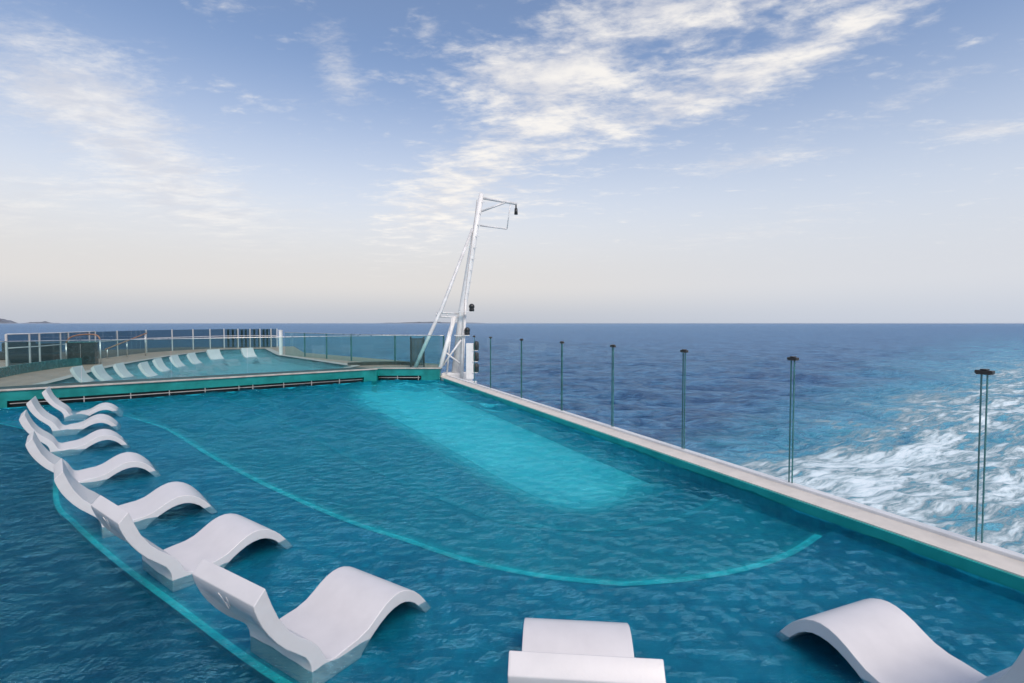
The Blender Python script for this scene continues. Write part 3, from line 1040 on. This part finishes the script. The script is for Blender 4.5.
def make_lounger():
    o = bpy.data.objects.new("pool_lounger", LM)
    COL.objects.link(o)
    b = o.modifiers.new("bevel", "BEVEL")
    b.width = 0.011
    b.segments = 3
    b.limit_method = "ANGLE"
    b.angle_limit = R(48)
    b.harden_normals = False
    e = bpy.data.objects.new("emblem", EM)
    COL.objects.link(e)
    e.parent = o
    e.location = (-0.037, 0, 0.505)
    e.rotation_euler = (0, R(-22), 0)
    e.scale = (1, 1.5, 1.5)
    return o


proto = make_lounger()
used = [False]


def place(x, y, deg, z, label, group):
    if not used[0]:
        o = proto
        used[0] = True
    else:
        o = proto.copy()
        COL.objects.link(o)
        for ch in proto.children:
            c = ch.copy()
            COL.objects.link(c)
            c.parent = o
    o.location = (x, y, z)
    o.rotation_euler = (0, 0, R(deg))
    tag(o, label, "pool lounger", group)


low = [
    (-1.651, 2.972, 56.9, "white pool lounger nearest the camera in the left row of seven"),
    (-3.256, 4.137, 53.4, "white pool lounger second from the camera in the left row of seven"),
    (-4.685, 5.286, 42.0, "white pool lounger third from the camera in the left row of seven"),
    (-6.338, 6.73, 41.7, "white pool lounger in the exact middle of the left row of seven"),
    (-8.054, 8.428, 41.7, "white pool lounger third from the teal wall in the left row of seven"),
    (-9.425, 10.033, 37.2, "white pool lounger second from the teal wall in the left row of seven"),
    (-10.561, 11.6, 36.8, "white pool lounger closest to the teal wall in the left row of seven"),
    (0.325, 2.223, 84.9, "white pool lounger seen straight from behind at the bottom centre"),
    (2.702, 2.449, 112.5, "white pool lounger turned the other way at the bottom right corner"),
]
for x, y, d, lab in low:
    place(x, y, d, 0.0, lab, "white loungers standing in the lower pool")
upv = [(96, 381), (115.6, 379.5), (136, 376.8), (159.7, 375.5), (172, 370.5), (187, 366.5), (203, 363.5), (220.6, 359), (253.5, 357)]
names = ["first upper pool lounger from the left, nearest the beige deck", "second upper pool lounger from the beige deck", "third upper pool lounger from the beige deck",
         "fourth upper pool lounger from the beige deck", "middle one of the nine upper pool loungers behind the glass", "fourth upper pool lounger from the lone white post",
         "third upper pool lounger from the lone white post", "second upper pool lounger from the lone white post", "upper pool lounger nearest the lone white post, set apart from its row"]
for i, ((u, v), lab) in enumerate(zip(upv, names)):
    q = at(u, v, UZ)
    d = [21, 21, 20, 19, 17, 14, 11, -18, -24][i]
    place(q.x - 0.43 * math.cos(R(d)), q.y - 0.43 * math.sin(R(d)), d, UZ - 0.21, "white " + lab, "white loungers in the upper pool")

# ------------------------------------------------------------ deck and hull
struct(MB().prism([p for p in ((-30, -8), (8.2, -8), (8.2, -6.1), (-2, -6.1), (-16.6, -3.0), (-15.7, 10.5), (-30, 10.5))], -0.3, 0.12).build("side_deck", M["deck"]))
hull = [curb(-16, C_OUT - 0.2), curb(t_far + 0.3, C_OUT - 0.2), Vector((-3.0, 20.8, 0)), Vector((-12.0, 29.2, 0)), Vector((-16.2, 37, 0)), Vector((-40, 42, 0)), Vector((-60, 0, 0)), Vector((-30, -30, 0))]
struct(MB().prism([p[:2] for p in hull], SEA_Z - 3, -1.45).build("ship_hull", M["hull"]))

# ------------------------------------------------------------------ the sea
def sea_mesh():
    """Disc to the horizon, finely waved where the stern looks out over it."""
    rr = 24.0 * F / np.linspace(372.0, 1.6, 520)           # even steps down the view
    rr = np.concatenate([rr, [9500, 12500, 17000, 24000, 33000, 45000]])
    aa = np.radians(np.concatenate([np.linspace(-185, -52, 60)[:-1], np.linspace(-52, 56, 760), np.linspace(56, 175, 60)[1:]]))
    A, RR = np.meshgrid(aa, rr)
    X, Y = RR * np.sin(A), RR * np.cos(A)
    Zs = np.zeros_like(X)
    DXs, DYs = np.zeros_like(X), np.zeros_like(X)
    for n, l0, l1, sl, fade in ((40, 2.2, 6.0, 0.20, 180.0), (40, 6.0, 16.0, 0.19, 600.0), (24, 16.0, 48.0, 0.10, 2500.0)):
        h_, a_, b_ = waves(X, Y, n, l0, l1, sl, R(75), 0.55, int(l0 * 10), 0.75)
        f_ = np.exp(-(RR / fade) ** 2)
        Zs += h_ * f_
        DXs += a_ * f_
        DYs += b_ * f_
    P = np.stack([X + DXs, Y + DYs, SEA_Z + Zs], -1)
    # inner cap under the ship
    keep = np.ones((P.shape[0] - 1, P.shape[1] - 1), dtype=bool)
    return grid_mesh("sea", P[:, ::-1], keep, M["sea"])


struct(sea_mesh())


def hill(name, cx, cy, length, depth, height, seed):
    bm = bmesh.new()
    nx, ny = 40, 14
    g = []
    d = Vector((cx, cy, 0)).normalized()
    s = Vector((d.y, -d.x, 0))
    for j in range(ny + 1):
        row = []
        for i in range(nx + 1):
            a, b = i / nx * 2 - 1, j / ny * 2 - 1
            env = max(0, 1 - abs(a) ** 2.2) * max(0, 1 - b * b)
            h = height * env * (0.65 + 0.6 * noise.fractal(Vector((a * 2.4 + seed, b * 1.3, seed)), 1.0, 2.0, 5))
            p = Vector((cx, cy, 0)) + s * a * length / 2 + d * b * depth / 2
            row.append(bm.verts.new((p.x, p.y, SEA_Z - 4 + max(0, h))))
        g.append(row)
    for j in range(ny):
        for i in range(nx):
            bm.faces.new((g[j][i], g[j][i + 1], g[j + 1][i + 1], g[j + 1][i])).smooth = True
    m = MB()
    m.bm.free()
    m.bm = bm
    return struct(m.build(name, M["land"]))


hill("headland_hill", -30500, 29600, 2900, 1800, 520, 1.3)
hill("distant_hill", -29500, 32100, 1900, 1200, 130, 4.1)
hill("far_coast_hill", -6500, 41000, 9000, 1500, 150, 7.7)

# ---------------------------------------------------------------- haze
HZ = 46500.0
hm = bpy.data.materials.new("sea_haze")
hm.use_nodes = True
nt = hm.node_tree
nt.nodes.remove(nt.nodes["Principled BSDF"])
pv = nt.nodes.new("ShaderNodeVolumePrincipled")
pv.inputs["Color"].default_value = (0.86, 0.90, 0.97, 1)
pv.inputs["Density"].default_value = 1.1e-5
pv.inputs["Anisotropy"].default_value = 0.0
L(nt, pv.outputs[0], nt.nodes["Material Output"].inputs["Volume"])
USE_HAZE = True
if USE_HAZE:
    hz = MB().box((0, 0, (SEA_Z - 6 + 9.5) / 2), (HZ * 2, HZ * 2, 9.5 - SEA_Z + 6)).build("haze", hm)
    hz["kind"] = "stuff"

# ----------------------------------------------------------------- the sky
SUN_EL, SUN_AZ = 48.0, 155.0               # azimuth clockwise from +Y: low, behind the camera
world = bpy.data.worlds.new("World")
scene.world = world
world.use_nodes = True
nt = world.node_tree
bg = nt.nodes["Background"]
bg.inputs["Strength"].default_value = 0.15
sky = N(nt, "ShaderNodeTexSky")
sky.sky_type = "NISHITA"
sky.sun_disc = False
sky.sun_elevation = R(SUN_EL)
sky.sun_rotation = R(SUN_AZ)
sky.air_density = 1.0
sky.dust_density = 1.5
sky.ozone_density = 1.0
tc = N(nt, "ShaderNodeTexCoord")
sx = N(nt, "ShaderNodeSeparateXYZ")
L(nt, tc.outputs["Generated"], sx.inputs[0])
dx, dy, dz = sx.outputs
zc = math_n(nt, "MAXIMUM", dz, 0.0)
# thin veil of pale air low in the sky
veil_f = ramp(nt, dz, 0.06, 0.47, 0.97, 0.02)
veil_c = mix_col(nt, ramp(nt, dz, 0.0, 0.075), (3.55, 3.75, 4.2), (4.98, 4.80, 4.70))
veil_c = mix_col(nt, ramp(nt, dz, 0.08, 0.24), veil_c, (5.5, 5.42, 5.42))
# the far right of the sky is cooler than the creamy left
veil_c = mix_col(nt, math_n(nt, "MULTIPLY", ramp(nt, dx, -0.15, 0.75), 0.55), veil_c, (4.35, 4.75, 5.5))
SKYCOL = mix_col(nt, veil_f, mix_col(nt, 1.0, sky.outputs[0], (1.10, 1.10, 1.15), "MULTIPLY"), veil_c)
# gnomonic coordinates about +Y, used to lay out the cloud banks in the sky
ysafe = math_n(nt, "MAXIMUM", dy, 0.05)
ga, ge = math_n(nt, "DIVIDE", dx, ysafe), math_n(nt, "DIVIDE", dz, ysafe)
front = ramp(nt, dy, 0.1, 0.3)
# cloud-deck coordinates: straight up onto a flat layer
zd = math_n(nt, "ADD", zc, 0.06)
cx_, cy_ = math_n(nt, "DIVIDE", dx, zd), math_n(nt, "DIVIDE", dy, zd)
cv = N(nt, "ShaderNodeCombineXYZ")
L(nt, cx_, cv.inputs[0])
L(nt, cy_, cv.inputs[1])


def blob(u, v, ru, rv, rot, amp):
    a0, e0 = (u - 512) / F, (323 - v) / F
    c, s = math.cos(R(rot)), math.sin(R(rot))
    da, de = math_n(nt, "SUBTRACT", ga, a0), math_n(nt, "SUBTRACT", ge, e0)
    p = math_n(nt, "ADD", math_n(nt, "MULTIPLY", da, c * F / ru), math_n(nt, "MULTIPLY", de, s * F / ru))
    q = math_n(nt, "ADD", math_n(nt, "MULTIPLY", da, -s * F / rv), math_n(nt, "MULTIPLY", de, c * F / rv))
    d = math_n(nt, "ADD", math_n(nt, "MULTIPLY", p, p), math_n(nt, "MULTIPLY", q, q))
    return math_n(nt, "MULTIPLY", math_n(nt, "EXPONENT", math_n(nt, "MULTIPLY", d, -1.0)), amp)


def bank(lst):
    acc = None
    for b in lst:
        x = blob(*b)
        acc = x if acc is None else math_n(nt, "ADD", acc, x)
    return math_n(nt, "MULTIPLY", acc, front)


cum = bank([(500, 78, 55, 26, 0, .9), (575, 62, 70, 30, 15, .9), (650, 14, 90, 26, 0, 1.0), (560, 105, 70, 30, 30, .6), (480, 165, 110, 48, 40, .72), (430, 215, 70, 40, 30, .6),
            (640, 118, 110, 26, 20, .8), (760, 75, 120, 26, 25, .62), (860, 30, 120, 24, 25, .62), (770, 10, 90, 18, 5, .5), (700, 70, 90, 40, 20, .38), (540, 205, 60, 18, 10, .4)])
wis = bank([(60, 60, 110, 60, -25, .6), (120, 130, 120, 50, -35, .75), (190, 190, 110, 40, -35, .5), (20, 210, 90, 40, 0, .7), (30, 90, 60, 20, 0, .5),
            (343, 72, 22, 44, 25, .85), (428, 32, 12, 22, 0, .55), (760, 163, 85, 9, 6, .8), (790, 222, 90, 14, 12, .55), (850, 125, 140, 12, 16, .45), (1000, 130, 80, 11, 8, .75),
            (660, 245, 180, 12, 3, .3), (930, 85, 60, 10, 20, .4), (300, 230, 200, 40, -8, .35)])
mpc = N(nt, "ShaderNodeMapping")
mpc.inputs["Rotation"].default_value = (0, 0, R(35))
mpc.inputs["Scale"].default_value = (0.85, 1.25, 1)
L(nt, cv.outputs[0], mpc.inputs["Vector"])
c1 = N(nt, "ShaderNodeTexNoise", i_Scale=4.0, i_Detail=9.0, i_Roughness=0.58, i_Distortion=0.25)
c2 = N(nt, "ShaderNodeTexNoise", i_Scale=13.0, i_Detail=7.0, i_Roughness=0.6, i_Distortion=0.3)
c3 = N(nt, "ShaderNodeTexNoise", i_Scale=1.5, i_Detail=8.0, i_Roughness=0.65, i_Distortion=0.6)
for c in (c1, c2):
    L(nt, mpc.outputs[0], c.inputs["Vector"])
mpw = N(nt, "ShaderNodeMapping")
mpw.inputs["Rotation"].default_value = (0, 0, R(-30))
mpw.inputs["Scale"].default_value = (1.0, 2.8, 1)
L(nt, cv.outputs[0], mpw.inputs["Vector"])
L(nt, mpw.outputs[0], c3.inputs["Vector"])
c4 = N(nt, "ShaderNodeTexNoise", i_Scale=30.0, i_Detail=6.0, i_Roughness=0.62, i_Distortion=0.4)
L(nt, mpc.outputs[0], c4.inputs["Vector"])
nz = math_n(nt, "ADD", math_n(nt, "MULTIPLY", c1.outputs["Fac"], 0.52), math_n(nt, "MULTIPLY", c2.outputs["Fac"], 0.38))
nz = math_n(nt, "ADD", nz, math_n(nt, "MULTIPLY", c4.outputs["Fac"], 0.10))
dcum = ramp(nt, math_n(nt, "ADD", nz, math_n(nt, "MULTIPLY", cum, 0.21)), 0.53, 0.83)
nw = math_n(nt, "ADD", math_n(nt, "MULTIPLY", c3.outputs["Fac"], 0.5), math_n(nt, "MULTIPLY", math_n(nt, "ADD", c2.outputs["Fac"], c4.outputs["Fac"]), 0.25))
dwis = ramp(nt, math_n(nt, "ADD", nw, math_n(nt, "MULTIPLY", wis, 0.30)), 0.56, 0.95)
dens = math_n(nt, "MAXIMUM", math_n(nt, "MULTIPLY", dcum, 0.95), math_n(nt, "MULTIPLY", dwis, 0.75))
dens = math_n(nt, "MULTIPLY", dens, ramp(nt, dz, 0.03, 0.2))
lit = ramp(nt, c1.outputs["Fac"], 0.35, 0.65)
ccol = mix_col(nt, lit, (4.7, 4.75, 5.1), (6.5, 6.25, 5.95))
L(nt, mix_col(nt, dens, SKYCOL, ccol), bg.inputs["Color"])

sd = bpy.data.lights.new("sun", "SUN")
sd.energy = 2.5
sd.angle = R(22)
sd.color = (1.0, 0.87, 0.75)
so = bpy.data.objects.new("sun", sd)
COL.objects.link(so)
az, el = R(SUN_AZ), R(SUN_EL)
toward = Vector((math.sin(az) * math.cos(el), math.cos(az) * math.cos(el), math.sin(el)))
so.rotation_euler = toward.to_track_quat("Z", "Y").to_euler()

scene.view_settings.view_transform = "Standard"
scene.view_settings.look = "None"
scene.view_settings.exposure = 0.0
scene.view_settings.gamma = 1.0
scene.cycles.use_denoising = True
scene.cycles.max_bounces = 10
scene.cycles.transmission_bounces = 6
scene.cycles.transparent_max_bounces = 16
scene.cycles.blur_glossy = 0.6
scene.cycles.sample_clamp_indirect = 2.5
